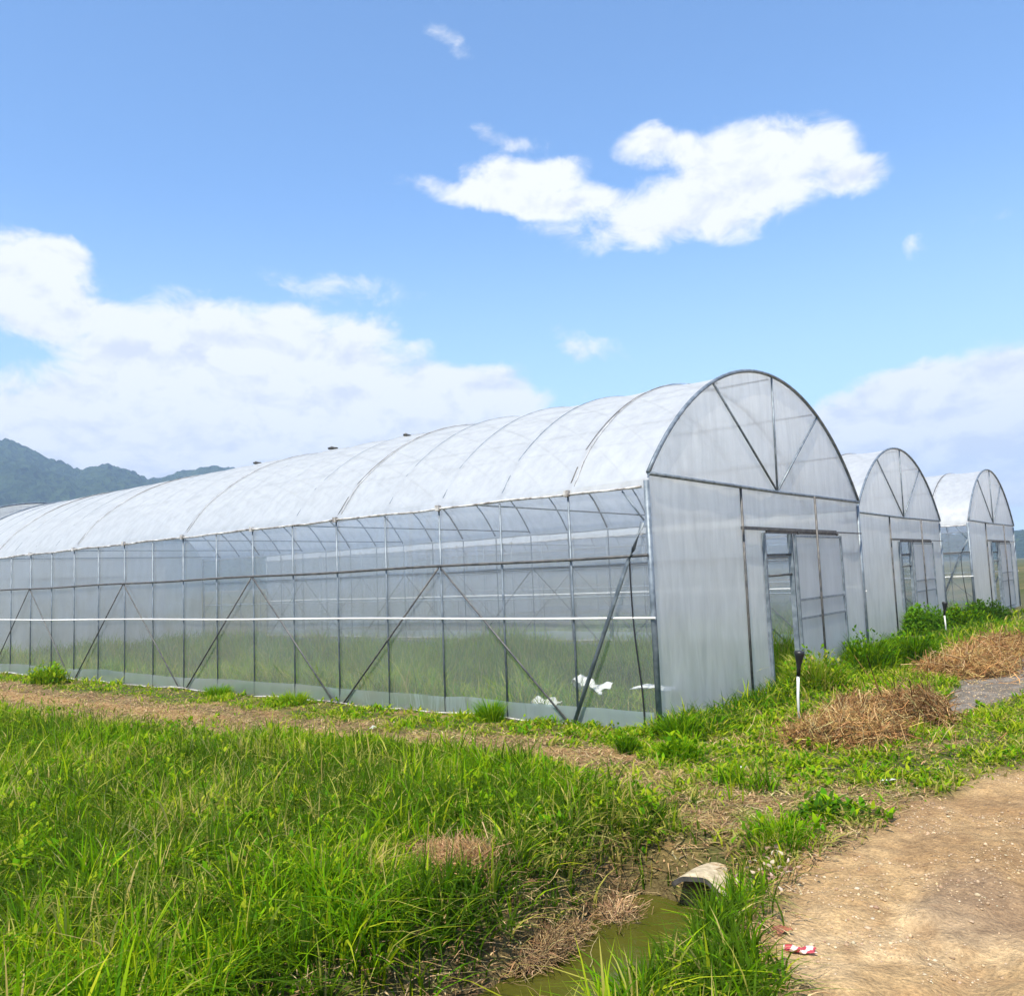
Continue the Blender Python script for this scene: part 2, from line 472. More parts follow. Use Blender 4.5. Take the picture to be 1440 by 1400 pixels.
parts_g, parts_s, parts_d = [], [], []
for (d0, d1, dens, wmul) in [(3.4, 5.2, 2700, 2.0), (5.2, 7.5, 2400, 2.0), (7.5, 10.5, 1600, 2.2), (10.5, 15, 800, 2.2), (15, 24, 380, 3.0), (24, 60, 40, 5.5)]:
    x, y, d = frustum_points(dens, d0, d1)
    t, front = lushness(x, y)
    ins = (x < .05) & (y > -.06)
    wat = ditch(x, y)
    right_bank = (x > 2.62 - .10 * (y + 4.6)) & (x < 3.5) & (y < -3.0)
    # ---- long foreground grass
    pr = t * np.where(front > .5, 1, 0) * (1 - sstep(.10, .55, wat)) * np.where(y < -3.3, sstep(2.0, 1.75, x + (fbm(x, y, .3, 2, 94) - .5) * .3), sstep(2.25, 1.9, x))
    pr = np.maximum(pr, np.where(right_bank, (1 - track(x + .15, y)) * (1 - sstep(.75, .95, wat)), 0))
    k = (rng.random(len(x)) < pr) & ~ins
    X, Y = x[k], y[k]; n = len(X)
    if n:
        gsz = .13
        ix, iy = np.floor(X / gsz), np.floor(Y / gsz)
        hx = np.modf(np.abs(np.sin(ix * 127.1 + iy * 311.7) * 43758.5))[0]; hy = np.modf(np.abs(np.sin(ix * 269.5 + iy * 183.3) * 24634.6))[0]
        tx, ty = (ix + .15 + .7 * hx) * gsz, (iy + .15 + .7 * hy) * gsz
        tf = rng.random(n) < .62
        ox, oy = rng.normal(0, .022, n), rng.normal(0, .022, n)
        X = np.where(tf, tx + ox, X); Y = np.where(tf, ty + oy, Y)
        tuft_h = np.where(tf, .75 + .6 * hx, .8)
        big = fbm(X, Y, 1.1, 3, 81); clump = fbm(X, Y, .28, 3, 82)
        h = (.13 + .20 * clump + .12 * big) * rng.uniform(.55, 1.25, n)
        rb = (X > 2.4)
        h = np.where(rb, h * .72 + .02, h)
        nearedge = strip(X, Y + .3)
        h = h * (1 - .45 * nearedge) * (1 - .5 * sstep(.1, .5, ditch(X - .25, Y)) * (~rb))
        h *= 1 - .45 * np.exp(-(((X - 1.15) / .5) ** 2 + ((Y + 4.9) / .35) ** 2)) * 1.8
        h = np.maximum(h, .04)
        base = pick(GREEN, n); dry = fbm(X, Y, .9, 3, 83)
        lime = rng.random(n) < (.12 + .35 * sstep(.5, .7, dry)); base[lime] = pick(LIME, lime.sum())
        dk = (rng.random(n) < .65 * sstep(.57, .42, big) + .12) | (tf & (hy < .12)); base[dk] = pick(DARK, dk.sum())
        ye = rng.random(n) < (.05 + .30 * sstep(.48, .66, dry) + .35 * nearedge + .18 * np.exp(-(((X + 1.6) / 1.6) ** 2 + ((Y + 4.6) / 1.0) ** 2))); base[ye] = pick(YELL, ye.sum())
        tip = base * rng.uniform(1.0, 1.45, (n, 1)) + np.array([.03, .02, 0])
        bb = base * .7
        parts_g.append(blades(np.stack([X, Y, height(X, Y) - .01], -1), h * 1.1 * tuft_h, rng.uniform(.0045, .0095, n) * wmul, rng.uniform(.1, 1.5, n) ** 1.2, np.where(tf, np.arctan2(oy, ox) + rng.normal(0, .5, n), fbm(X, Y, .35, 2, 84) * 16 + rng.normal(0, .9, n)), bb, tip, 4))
    # ---- short turf: everywhere else that is green
    pr = t * np.where(front > .5, 0, 1) * (1 - sstep(.2, .5, wat)) * (.45 + .55 * sstep(.35, .6, fbm(x, y, .5, 3, 85)))
    pr = np.maximum(pr, (.16 + .5 * sstep(.5, 1.6, x)) * strip(x, y) * sstep(.3, .6, fbm(x, y, .3, 3, 92))) * (1 - track(x, y)) * (1 - path(x, y)) * (1 - bare(x, y) * .9)
    pr = np.where(right_bank, 0, pr)
    pr = np.where((x > 1.9) & (y < -2.2), pr * .8, pr)
    k = (rng.random(len(x)) < pr) & ~ins
    X, Y = x[k], y[k]; n = len(X)
    if n:
        cl = fbm(X, Y, .35, 3, 86)
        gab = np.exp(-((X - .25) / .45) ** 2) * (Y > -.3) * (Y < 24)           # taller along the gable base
        sid = np.exp(-((Y + .15) / .28) ** 2) * (X < .2)
        h = (.035 + .11 * sstep(.4, .75, cl)) * rng.uniform(.5, 1.3, n) + gab * rng.uniform(.05, .34, n) + sid * rng.uniform(0, .12, n) * sstep(.5, .7, fbm(X, Y, .8, 2, 88))
        h = h + .10 * sstep(2.5, 5, Y) * (X > .3) * rng.random(n)
        base = pick(GREEN, n); q = fbm(X, Y, .7, 3, 87)
        li = rng.random(n) < .45; base[li] = pick(LIME, li.sum())
        ye = rng.random(n) < (.12 + .45 * strip(X, Y) + .25 * sstep(.5, .7, q) + .25 * ((X > 1.6) & (Y < -1.3))); base[ye] = pick(YELL, ye.sum())
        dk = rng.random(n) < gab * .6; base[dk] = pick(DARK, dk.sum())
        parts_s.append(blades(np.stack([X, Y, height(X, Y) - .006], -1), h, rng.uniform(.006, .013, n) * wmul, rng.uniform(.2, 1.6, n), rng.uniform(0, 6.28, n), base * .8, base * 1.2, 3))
    # ---- dead cuttings lying about
    pr = .85 * strip(x, y) + .2 * bare(x, y) + .08 * t + .3 * sstep(.5, 1.2, x) * sstep(-1, -2, y) + 1.0 * (ditch(x, y) > .05) * (ditch(x, y) < .9) * (x < 2.2) + .35 * np.exp(-(((x - 1.35) / .35) ** 2 + ((y + 4.62) / .25) ** 2))
    k = (rng.random(len(x)) < pr * (1 - track(x, y)) * (1 - path(x, y))) & ~ins & (d < 24)
    X, Y = x[k], y[k]; n = len(X)
    if n:
        h = rng.uniform(.04, .14, n)
        base = pick(STRAW, n, .25)
        P = np.stack([X, Y, height(X, Y) + rng.uniform(-.005, .03, n)], -1)
        v, f, c = blades(P, h, rng.uniform(.003, .007, n) * wmul, rng.uniform(.8, 2.2, n), rng.uniform(0, 6.28, n), base, base * 1.1, 3)
        # lay flat
        z0 = np.repeat(P[:, 2], 7); v[:, 2] = z0 + (v[:, 2] - z0) * .35
        parts_d.append((v, f, c))

# tall stems with pale seed heads, left foreground
x, y, d = frustum_points(60, 3.8, 11)
k = (rng.random(len(x)) < sstep(.4, .6, fbm(x, y, 1.2, 2, 89)) * (x < .6)) & (y < -2.6)
X, Y = x[k], y[k]; n = len(X)
base = pick(YELL, n); parts_g.append(blades(np.stack([X, Y, height(X, Y)], -1), rng.uniform(.22, .46, n), rng.uniform(.005, .011, n), rng.uniform(.2, .9, n), rng.uniform(0, 6.28, n), base * .7, pick([(.42, .36, .18), (.35, .3, .12)], n), 5))

def stuff(name, parts, mat, label, cat):
    v, f, c = join(parts)
    o = npmesh(name, v, f, mat, c, smooth=True)
    tag(o, label, cat, kind='stuff')
    return o
stuff('grass', parts_g, M['leaf'], 'long bright green meadow grass filling the left foreground and the ditch bank', 'grass')
stuff('turf', parts_s, M['leaf'], 'short yellow-green turf and weeds round the greenhouses', 'grass')
stuff('dead_grass', parts_d, M['dead'], 'brown mown grass cuttings scattered on the bare strip', 'dead grass')

# leafy low weeds mixed into the sward
def leaves(P, size, colr, spread=.6):
    n = len(P); az_ = rng.uniform(0, 6.28, n)
    return blades(P, size, size * rng.uniform(.35, .5, n), rng.uniform(.6, 1.5, n), az_, colr * .9, colr * 1.1, 3, .6, twist=az_ + np.pi / 2)
pl = []
x, y, d = frustum_points(45, 4, 14)
t, front = lushness(x, y)
k = (rng.random(len(x)) < t * sstep(.45, .6, fbm(x, y, .6, 3, 90))) & ~((x < .1) & (y > -.1)) & (ditch(x, y) < .2) & (track(x, y) < .3) & (path(x, y) < .3)
for X, Y in zip(x[k], y[k]):
    n = rng.integers(5, 12)
    hh = float(height(X, Y)) + (.12 if (Y < -2.5 and X < 1.8) else 0)
    P = np.stack([X + rng.normal(0, .025, n), Y + rng.normal(0, .025, n), np.full(n, hh) + rng.uniform(0, .08, n)], -1)
    pl.append(leaves(P, rng.uniform(.03, .08, n), pick(GREEN + LIME, n)))
stuff('leafy_weeds', pl, M['leaf'], 'small broad-leaved weeds growing through the grass', 'weeds')

# pebbles and clods on the road
x, y, d = frustum_points(900, 3.6, 14)
k = rng.random(len(x)) < (track(x, y) * .9 * sstep(.42, .6, fbm(x, y, .5, 3, 93)) + .5 * path(x, y) + .2 * bare(x, y))
X, Y = x[k], y[k]
ico = bmesh.new(); bmesh.ops.create_icosphere(ico, subdivisions=1, radius=1)
iv = np.array([v.co[:] for v in ico.verts]); ifc = np.array([[v.index for v in f.verts] for f in ico.faces]); ico.free()
n = len(X); sz = rng.exponential(.0028, n) + .0025; sz = np.minimum(sz, .017)
V = iv[None] * (1 + rng.uniform(-.25, .25, (n, len(iv), 1))) * sz[:, None, None] * rng.uniform(.6, 1.3, (n, 1, 3)) * np.array([1, 1, .65])
V += np.stack([X, Y, height(X, Y) + sz * .2], -1)[:, None]
cc = np.repeat(pick([(.50, .37, .23), (.45, .33, .20), (.40, .29, .18), (.52, .42, .29), (.31, .21, .13)], n, .15), len(iv), 0)
o = npmesh('pebbles', V.reshape(-1, 3), (ifc[None] + (np.arange(n) * len(iv))[:, None, None]).reshape(-1, 3), M['dead'], cc, smooth=False)
tag(o, 'small tan stones and clods lying on the dirt road', 'pebbles', kind='stuff')

# ------------------------------------------------------------------ greenhouse
W, HB, RISE, D, NB = 7.94, 3.0, 1.796, 1.1246, 20
HG, HW, HE, HS = 2.044, 1.311, 2.862, .235
L = D * NB
YC = W / 2
RAD = (YC ** 2 + RISE ** 2) / (2 * RISE)
ZC = HB + RISE - RAD
def arch(y, off=0):
    return ZC + math.sqrt(max(0, (RAD + off) ** 2 - (y - YC) ** 2))
A0 = math.asin(YC / RAD)

def tube(bm, pts, r, seg=8, closed=False):
    pts = [Vector(p) for p in pts]
    rings = []
    for i, p in enumerate(pts):
        a = pts[max(i - 1, 0)]; b = pts[min(i + 1, len(pts) - 1)]
        dr = (b - a).normalized()
        ref = Vector((0, 0, 1)) if abs(dr.z) < .9 else Vector((1, 0, 0))
        u = dr.cross(ref).normalized(); v = dr.cross(u)
        rad = r if not isinstance(r, (list, tuple)) else r[i]
        rings.append([bm.verts.new(p + (u * math.cos(2 * math.pi * k / seg) + v * math.sin(2 * math.pi * k / seg)) * rad) for k in range(seg)])
    for a, b in zip(rings, rings[1:]):
        for k in range(seg):
            f = bm.faces.new((a[k], a[(k + 1) % seg], b[(k + 1) % seg], b[k])); f.smooth = True
    bm.faces.new(rings[0][::-1]); bm.faces.new(rings[-1])

def box(bm, a, b, mat=None):
    x0, y0, z0 = [min(p, q) for p, q in zip(a, b)]; x1, y1, z1 = [max(p, q) for p, q in zip(a, b)]
    v = [bm.verts.new(p) for p in [(x0, y0, z0), (x1, y0, z0), (x1, y1, z0), (x0, y1, z0), (x0, y0, z1), (x1, y0, z1), (x1, y1, z1), (x0, y1, z1)]]
    for f in [(0, 3, 2, 1), (4, 5, 6, 7), (0, 1, 5, 4), (1, 2, 6, 5), (2, 3, 7, 6), (3, 0, 4, 7)]: bm.faces.new([v[i] for i in f])

def bmobj(name, bm, mat, parent=None, bevel=0):
    bmesh.ops.recalc_face_normals(bm, faces=bm.faces)
    me = bpy.data.meshes.new(name); bm.to_mesh(me); bm.free()
    return link(name, me, mat, parent)

def part_tube(name, pts, r, mat, parent, seg=8):
    bm = bmesh.new(); tube(bm, pts, r, seg); return bmobj(name, bm, mat, parent)

def sheet(name, us, vs, fn, mat, parent, keep=None):
    U, Vv = np.meshgrid(us, vs, indexing='ij')
    P = fn(U, Vv)
    ii = np.arange(U.size).reshape(U.shape)
    q = np.stack([ii[:-1, :-1], ii[1:, :-1], ii[1:, 1:], ii[:-1, 1:]], -1)
    if keep is not None:
        cu = (U[:-1, :-1] + U[1:, 1:]) / 2; cv = (Vv[:-1, :-1] + Vv[1:, 1:]) / 2
        q = q[keep(cu, cv)]
    q = q.reshape(-1, 4)
    u, inv = np.unique(q, return_inverse=True)
    return npmesh(name, P.reshape(-1, 3)[u], inv.reshape(-1, 4), mat, parent=parent)

def greenhouse():
    root = empty('greenhouse')
    S = M['steel']
    # ---- roof skin: follows the hoops and sags a little between them
    us = np.linspace(.03, -L - .03, NB * 10 + 1); vs = np.linspace(-A0, A0, 61)
    vs = np.concatenate([[-9], vs, [9]])
    def roof(U, V):
        a = np.clip(V, -A0, A0)
        ph = (-U / D) % 1
        sag = (np.sin(np.pi * ph) ** .5) * .052 * np.cos(a / A0 * np.pi / 2) ** .5 - .0
        wrk = (fbm(U * 1.0, a * 5, .5, 4, 101) - .5) * .014 + (fbm(U, a * 1.2, 1.8, 2, 102) - .5) * .03
        wrk *= np.minimum(1, np.sin(np.pi * np.clip(ph, .0, 1)) * 2.5 + .12)
        r = RAD + .034 - sag + wrk * .7
        y = YC + r * np.sin(a); z = ZC + r * np.cos(a)
        z = z - .10 * sstep(.86, 1.0, np.abs(a) / A0)
        z = np.where(np.abs(V) > 5, HE - .015 + (fbm(U, V * 0, .35, 3, 104) - .5) * .05, z)
        y = np.where(V < -5, -.036, np.where(V > 5, W + .036, y))
        return np.stack([U, y, z], -1)
    sheet('roof_film', us, vs, roof, M['roof'], root)
    # ---- side skins (near and far)
    for sy in (-1, 1):
        y0 = -.012 if sy < 0 else W + .012
        def side(U, Z, y0=y0, sy=sy):
            return np.stack([U, y0 + sy * (fbm(U, Z * .6, .5, 3, 110 + sy) - .5) * .035 * np.sin(np.clip(Z / HE, 0, 1) * np.pi) - sy * .004, Z], -1)
        sheet('side_film', np.linspace(-.01, -L + .01, 200), np.linspace(.03, HE, 24), side, M['side'], root)
        yk = -.040 if sy < 0 else W + .040
        def skirt(U, Z, yk=yk, sy=sy):
            top = HS + (fbm(U, U * 0, 1.3, 3, 112) - .5) * .09
            return np.stack([U, yk + sy * (fbm(U, Z, .3, 3, 113) - .5) * .03, Z / HS * top], -1)
        sheet('skirt_film', np.linspace(-.05, -L + .05, 300), np.linspace(-.03, HS, 6), skirt, M['skirt'], root)
    # ---- gable skins
    def opening(y, z): return (y > 3.34) & (y < 4.42) & (z < 2.36)
    for gi, gxp in enumerate((.0, -L)):
        ys = np.array(sorted(set(list(np.linspace(0.01, W - .01, 64)) + [3.34, 4.42])))
        sx = 1 if gi == 0 else -1
        zb = np.array(sorted(set(list(np.linspace(-.03, HB, 26)) + [2.36])))
        f = lambda Y, Z, gxp=gxp, sx=sx: np.stack([gxp + sx * ((fbm(Y, Z * .5, .6, 3, 120) - .5) * .045 + .002), Y, Z], -1)
        sheet('gable_film', ys, zb, f, M['gable'], root, keep=(lambda a, b: ~opening(a, b)) if gi == 0 else None)
        g = lambda Y, T, gxp=gxp, sx=sx: np.stack([gxp + sx * ((fbm(Y, T * 2, .6, 3, 121) - .5) * .035 * np.minimum(1, T * 3) + .004), Y, HB + .002 + T * (ZC + np.sqrt(np.maximum(0, (RAD + .02) ** 2 - (Y - YC) ** 2)) - HB)], -1)
        sheet('gable_arch_film', np.linspace(.01, W - .01, 60), np.linspace(0, 1, 14), g, M['gable'], root)
    # ---- posts
    for sy in (0, 1):
        y = -.034 if sy == 0 else W + .034
        for k in range(NB + 1):
            corner = k in (0, NB)
            x = -k * D if not corner else (-.028 if k == 0 else -L + .028)
            if corner:
                yy = -.018 if sy == 0 else W + .018
                part_tube('corner_post', [(x + .03, yy, -.1), (x + .03, yy, 2.93)], .036, S, root, 10)
            else:
                part_tube('post', [(x, y, -.1), (x, y, HE - .02)], .0145, S, root, 6)
    # ---- hoops
    def hoop(x, r, off=0, n=28, inner=True):
        return [(x, YC + (RAD + off) * math.sin(a), ZC + (RAD + off) * math.cos(a) - (.10 * float(sstep(.86, 1, abs(a) / A0)) if inner else 0)) for a in np.linspace(-A0, A0, n)]
    for k in range(1, NB):
        if k % 4 == 1: part_tube('roof_hoop', hoop(-k * D, 0, .012), .021, M['steel_dull'], root, 6)
        else: part_tube('roof_hoop', hoop(-k * D, 0, .014), .017, S, root, 6)
    for x in (.035, -L - .035): part_tube('gable_arch', hoop(x, 0, .03, 40, False), .027, S, root, 8)
    # pressing cords across the roof skin at every fourth hoop
    for k in range(1, NB, 4):
        part_tube('roof_strap', [(-k * D + .06 + .02 * math.sin(a * 5), YC + (RAD + .040) * math.sin(a), ZC + (RAD + .036) * math.cos(a) - .10 * float(sstep(.86, 1, abs(a) / A0))) for a in np.linspace(-A0 * .99, A0 * .99, 46)], .0045, M['dirtyplastic'], root, 5)
    # ---- long tubes
    for a in (-.62, -.36, 0, .36, .62):
        part_tube('purlin', [(x, YC + (RAD - .03) * math.sin(a), ZC + (RAD - .03) * math.cos(a)) for x in np.linspace(0, -L, 8)], .013, S, root, 6)
    for y in (.0, W):
        o = -1 if y == 0 else 1
        part_tube('girt', [(x, y + o * .070, HG + .008 * math.sin(x * 1.3)) for x in np.linspace(.0, -L, 40)], .0185, M['steel_dull'], root, 8)
        part_tube('white_rail', [(x, y + o * .066, HW + .006 * math.sin(x * .9)) for x in np.linspace(.05, -L, 40)], .0135, M['white'], root, 8)
        part_tube('eave_rail', [(x, y + o * .055, HE + .008 * math.sin(x * 2.1) + .005 * math.sin(x * 5.3)) for x in np.linspace(-.05, -L, 90)], .0145, M['dirtyplastic'], root, 6)
        part_tube('base_rail', [(x, y + o * .075, .012 + .016 * math.sin(x * 1.7) + .012 * math.sin(x * 4.1)) for x in np.linspace(.05, -L, 90)], .012, M['dirtyplastic'], root, 6)
    # cross ties and hangers inside
    for k in range(3, NB, 4):
        part_tube('cross_tie', [(-k * D, .05, HB - .05), (-k * D, W - .05, HB - .05)], .014, S, root, 6)
    # ---- diagonals
    for y in (.0, W):
        o = -1 if y == 0 else 1
        for k in range(3, NB, 4):
            for e in (-2, 2):
                part_tube('diagonal_brace', [(-k * D + (.02 if e < 0 else -.02), y + o * .062, HG - .02), (-(k + e * .98) * D, y + o * .068, -.05)], .0135, M['steel_dull'], root, 6)
        part_tube('corner_brace', [(-.04, y + o * .085, 2.43), (-.17, y + o * .10, 2.13), (-.26, y + o * .10, 1.98), (-1.17, y + o * .12, -.05)], .026, M['steel'], root, 8)
        part_tube('corner_stay', [(-.33, y + o * .03, 2.83), (-.05, y + o * .03, 2.46)], .011, S, root, 6)
    part_tube('hanging_cord', [(-.24 + .02 * math.sin(z * 3) - .05 * (1 - z / 2.05) ** 2 * -1.5, -.075 + .01 * math.sin(z * 5), z) for z in np.linspace(2.03, .02, 18)], .0095, M['black'], root, 6)
    # ---- gable frame
    g = .040
    part_tube('tie_beam', [(g, -.02, HB + .01), (g, 2.6, HB - .005), (g, YC, HB - .012), (g, W + .02, HB)], .026, M['steel'], root, 8)
    part_tube('tie_beam', [(-L - g, 0, HB), (-L - g, W, HB)], .024, S, root, 8)
    for y, z in ((1.90, 4.40), (4.05, 4.81), (5.99, 4.38)):
        part_tube('fan_bar', [(g - .012, YC, HB), (g - .012, y, z + .01)], .017, S, root, 8)
    for y, xo in ((2.58, -.014), (5.32, .075)):
        part_tube('gable_post', [(g + xo, y, -.1), (g + xo, y + .03, HB - .02)], .019, M['steel_dull'], root, 8)
    bm = bmesh.new(); box(bm, (g + .005, 2.48, 2.385), (g + .05, 6.4, 2.43)); box(bm, (g + .012, 6.4, 2.39), (g + .036, 7.86, 2.412)); box(bm, (g + .008, 3.34, 2.345), (g + .03, 6.55, 2.3848))
    bmobj('door_track', bm, M['steel_dull'], root)
    for y in (3.335, 4.40):
        bm = bmesh.new(); box(bm, (-.03, y - .022, -.08), (.045, y + .022, 2.35)); bmobj('door_post', bm, M['steel'], root)
    # inner lattice seen through the opening
    for z in (2.02, 1.71):
        part_tube('door_bar', [(.0, 3.34, z), (.0, 4.42, z + .01)], .020, M['steel_dull'], root, 6)
    # ---- sliding door
    dr = bpy.data.objects.new('sliding_door', None)   # replaced below by a mesh frame
    bpy.data.objects.remove(dr)
    bm = bmesh.new()
    x0, x1 = .058, .090
    for y in (4.42, 6.60): box(bm, (x0, y, .12), (x1, y + .045, 2.34))
    for z in (2.295, 1.29, 1.0, .12): box(bm, (x0 + .002, 4.466, z), (x1 - .002, 6.598, z + .035))
    door = bmobj('sliding_door', bm, M['steel'], root)
    dp = sheet('door_film', np.linspace(4.45, 6.62, 40), np.linspace(.14, 2.31, 30), lambda Y, Z: np.stack([.060 + (fbm(Y, Z, .4, 3, 130) - .5) * .02, Y, Z], -1), M['door'], door)
    part_tube('door_wheel', [(x0, 4.6, 2.37), (x1, 4.6, 2.37)], .03, M['steel_dull'], door, 12)
    part_tube('door_wheel', [(x0, 6.45, 2.37), (x1, 6.45, 2.37)], .03, M['steel_dull'], door, 12)
    # ---- folded cap pieces on the ridge, dark with dirt
    for x, l, a, lift in ((-9.15, .26, -.21, .050), (-11.85, .24, -.21, .045), (-6.70, .15, -.25, .022)):
        bm = bmesh.new()
        bmesh.ops.create_icosphere(bm, subdivisions=2, radius=1)
        for v in bm.verts:
            v.co = Vector((v.co.x * l * .55, v.co.y * .09, v.co.z * .026 + .01 * math.sin(v.co.x * 7)))
        me_ = bmobj('ridge_clamp', bm, M['steel_dull'], root)
        me_.location = (x, YC + (RAD + lift) * math.sin(a), ZC + (RAD + lift) * math.cos(a)); me_.rotation_euler = (a, 0, 0)
    # clip sleeves where hoops meet the eave
    for k in range(1, NB):
        if k % 2 == 1:
            bm = bmesh.new(); box(bm, (-k * D - .035, -.085, HE - .03), (-k * D + .035, -.035, HE + .05)); bmobj('eave_clip', bm, M['dirtyplastic'], root)
    return root

M['door'] = film('door_film', .12, .42, .3, .46, tint=(.9, .9, .95), streak=.15, dirt=.2, gloss_r=.35, trans=.7, gloss=.3, milkc=(.82, .83, .90))
gh = greenhouse()
gh.name = 'greenhouse'

def copy_tree(o, parent=None):
    c = o.copy(); col.objects.link(c)
    if parent is not None: c.parent = parent
    for ch in o.children: copy_tree(ch, c)
    return c
GRP = 'white plastic tunnel greenhouses standing in a row'
tag(gh, 'largest and nearest white film tunnel greenhouse with a long see-through side wall', 'greenhouse', GRP)
for loc, lab in (((-1.06, 11.36, 0), 'second tunnel greenhouse, its whole arched gable showing right behind the nearest one'),
                 ((-.45, 20.2, 0), 'third and farthest tunnel greenhouse at the right edge, behind the second one'),
                 ((-23.75, -.75, 0), 'far greyish tunnel greenhouse peeping out past the left end of the nearest one')):
    c = copy_tree(gh); c.location = loc
    tag(c, lab, 'greenhouse', GRP)

# ------------------------------------------------------------------ plants inside the houses
def inside_grass(n, x0, x1, y0, y1, hmin, hmax, wid, seed):
    X = rng.uniform(x0, x1, n); Y = rng.uniform(y0, y1, n)
    cl = fbm(X, Y, 1.1, 3, seed)
    k = rng.random(n) < .25 + sstep(.32, .55, cl); X, Y, cl = X[k], Y[k], cl[k]; n = len(X)
    h = (hmin + (hmax - hmin) * sstep(.3, .75, cl)) * rng.uniform(.5, 1.15, n)
    base = pick(GREEN + GREEN + DARK + LIME, n)
    ye = rng.random(n) < .15; base[ye] = pick(YELL, ye.sum())
    return blades(np.stack([X, Y, np.zeros(n) - .01], -1), h, rng.uniform(.6, 1.3, n) * wid, rng.uniform(.1, .9, n), rng.uniform(0, 6.28, n), base * .8, base * 1.2, 4)
stuff('tall_grass', [inside_grass(34000, -10, -.2, .12, 7.8, .25, .85, .014, 140), inside_grass(20000, -22.2, -10, .12, 7.8, .3, .8, .022, 141)], M['leaf'], 'tall green weeds growing inside the nearest greenhouse', 'grass')
stuff('tall_grass', [inside_grass(9000, -12, -1.3, 11.5, 19.1, .2, .7, .024, 142), inside_grass(7000, -10, -.7, 20.4, 28, .2, .7, .03, 143), inside_grass(4000, -40, -24, -.6, 7, .2, .6, .04, 144)], M['leaf'], 'green weeds growing inside the farther greenhouses', 'grass')

# ------------------------------------------------------------------ weed clumps one can point at
def grass_clump(name, X, Y, r, n, h, label, pal, grp=None, w=.01, leafy=0, zz=0):
    a = rng.uniform(0, 6.28, n); q = r * np.sqrt(rng.random(n)) * rng.uniform(.4, 1, n)
    P = np.stack([q * np.cos(a), q * np.sin(a), height(X + q * np.cos(a), Y + q * np.sin(a)) - float(height(X, Y)) - .01], -1)
    base = pick(pal, n)
    parts = [blades(P, h * rng.uniform(.45, 1.1, n) * (1 - .5 * (q / r) ** 2), rng.uniform(.7, 1.3, n) * w, rng.uniform(.15, .8, n), a + rng.normal(0, .5, n), base * .8, base * 1.2, 4)]
    if leafy:
        m_ = leafy; a = rng.uniform(0, 6.28, m_); th = np.arccos(rng.uniform(.05, 1, m_)); q = rng.uniform(.55, 1, m_) * (1 + .25 * np.sin(a * 3 + 1))
        Pl = np.stack([q * r * np.sin(th) * np.cos(a), q * r * np.sin(th) * np.sin(a), q * h * .8 * np.cos(th)], -1)
        parts.append(leaves(Pl, rng.uniform(.04, .09, m_) * (w / .01) ** .5, pick(pal, m_, .3)))
    v, f, c = join(parts)
    o = npmesh(name, v, f, M['leaf'], c, loc=(X, Y, float(height(X, Y))))
    tag(o, label, 'weed', grp)
    return o
G2 = 'weed clumps along the greenhouse wall'
grass_clump('grass_tuft', -2.35, -.28, .2, 420, .40, 'bright upright grass tuft rising in front of the wall skirt between two diagonal braces', GREEN, G2, .011)
grass_clump('grass_tuft', -6.15, -.50, .28, 520, .30, 'green grass tuft near the wall foot, second from the right along the long wall', GREEN + LIME, G2, .011)
grass_clump('grass_tuft', -8.5, -.35, .3, 420, .28, 'low green tuft at the wall foot in the left half of the long wall', GREEN, G2, .012)
grass_clump('grass_tuft', -14.2, -.75, .42, 700, .50, 'yellow-green bushy tuft at the far left end of the long wall', LIME + GREEN, G2, .016, 500)
grass_clump('grass_tuft', .30, -1.25, .13, 260, .30, 'small dark green tuft standing alone on the dry strip before the corner', DARK + GREEN, G2, .009, 60)
grass_clump('grass_tuft', .95, -1.35, .22, 500, .34, 'wide green clump on the dry strip just right of the corner post', GREEN, G2, .010, 120)
grass_clump('grass_tuft', .35, -.25, .28, 420, .40, 'long-bladed grass tuft growing right against the corner post of the nearest greenhouse', GREEN + DARK, G2, .011)
grass_clump('grass_tuft', .40, 3.9, .50, 1500, .72, 'yellow-green tall weeds filling the foot of the nearest door opening', LIME + YELL + GREEN, G2, .013, 900)
grass_clump('grass_tuft', .35, 6.6, .55, 1300, .78, 'dark green tall weeds at the right foot of the nearest gable', DARK + GREEN, G2, .014, 500)
grass_clump('grass_tuft', .75, 8.0, .5, 1100, .75, 'dark green spiky weeds where the first and second greenhouses meet', DARK + GREEN, G2, .016, 400)
grass_clump('shrub', -.62, 14.6, .55, 500, .80, 'rounded bright green shrub before the doorway of the second greenhouse', [(.10, .24, .012), (.13, .28, .015)], None, .02, 3600)
grass_clump('shrub', -.35, 17.6, .60, 500, .62, 'dark green low shrub between the second and third greenhouses', DARK + GREEN, None, .02, 2200)
grass_clump('shrub', -.1, 19.6, .60, 300, .66, 'dark green shrub at the corner of the third greenhouse', DARK, None, .02, 2200)
grass_clump('grass_tuft', 2.80, -2.50, .34, 700, .13, 'flattened dull green weed patch between the pipe and the road', DARK + GREEN, None, .011, 260)
grass_clump('grass_tuft', 2.66, -3.15, .34, 420, .26, 'upright green tuft behind the concrete pipe beside the road', GREEN, None, .009, 60)

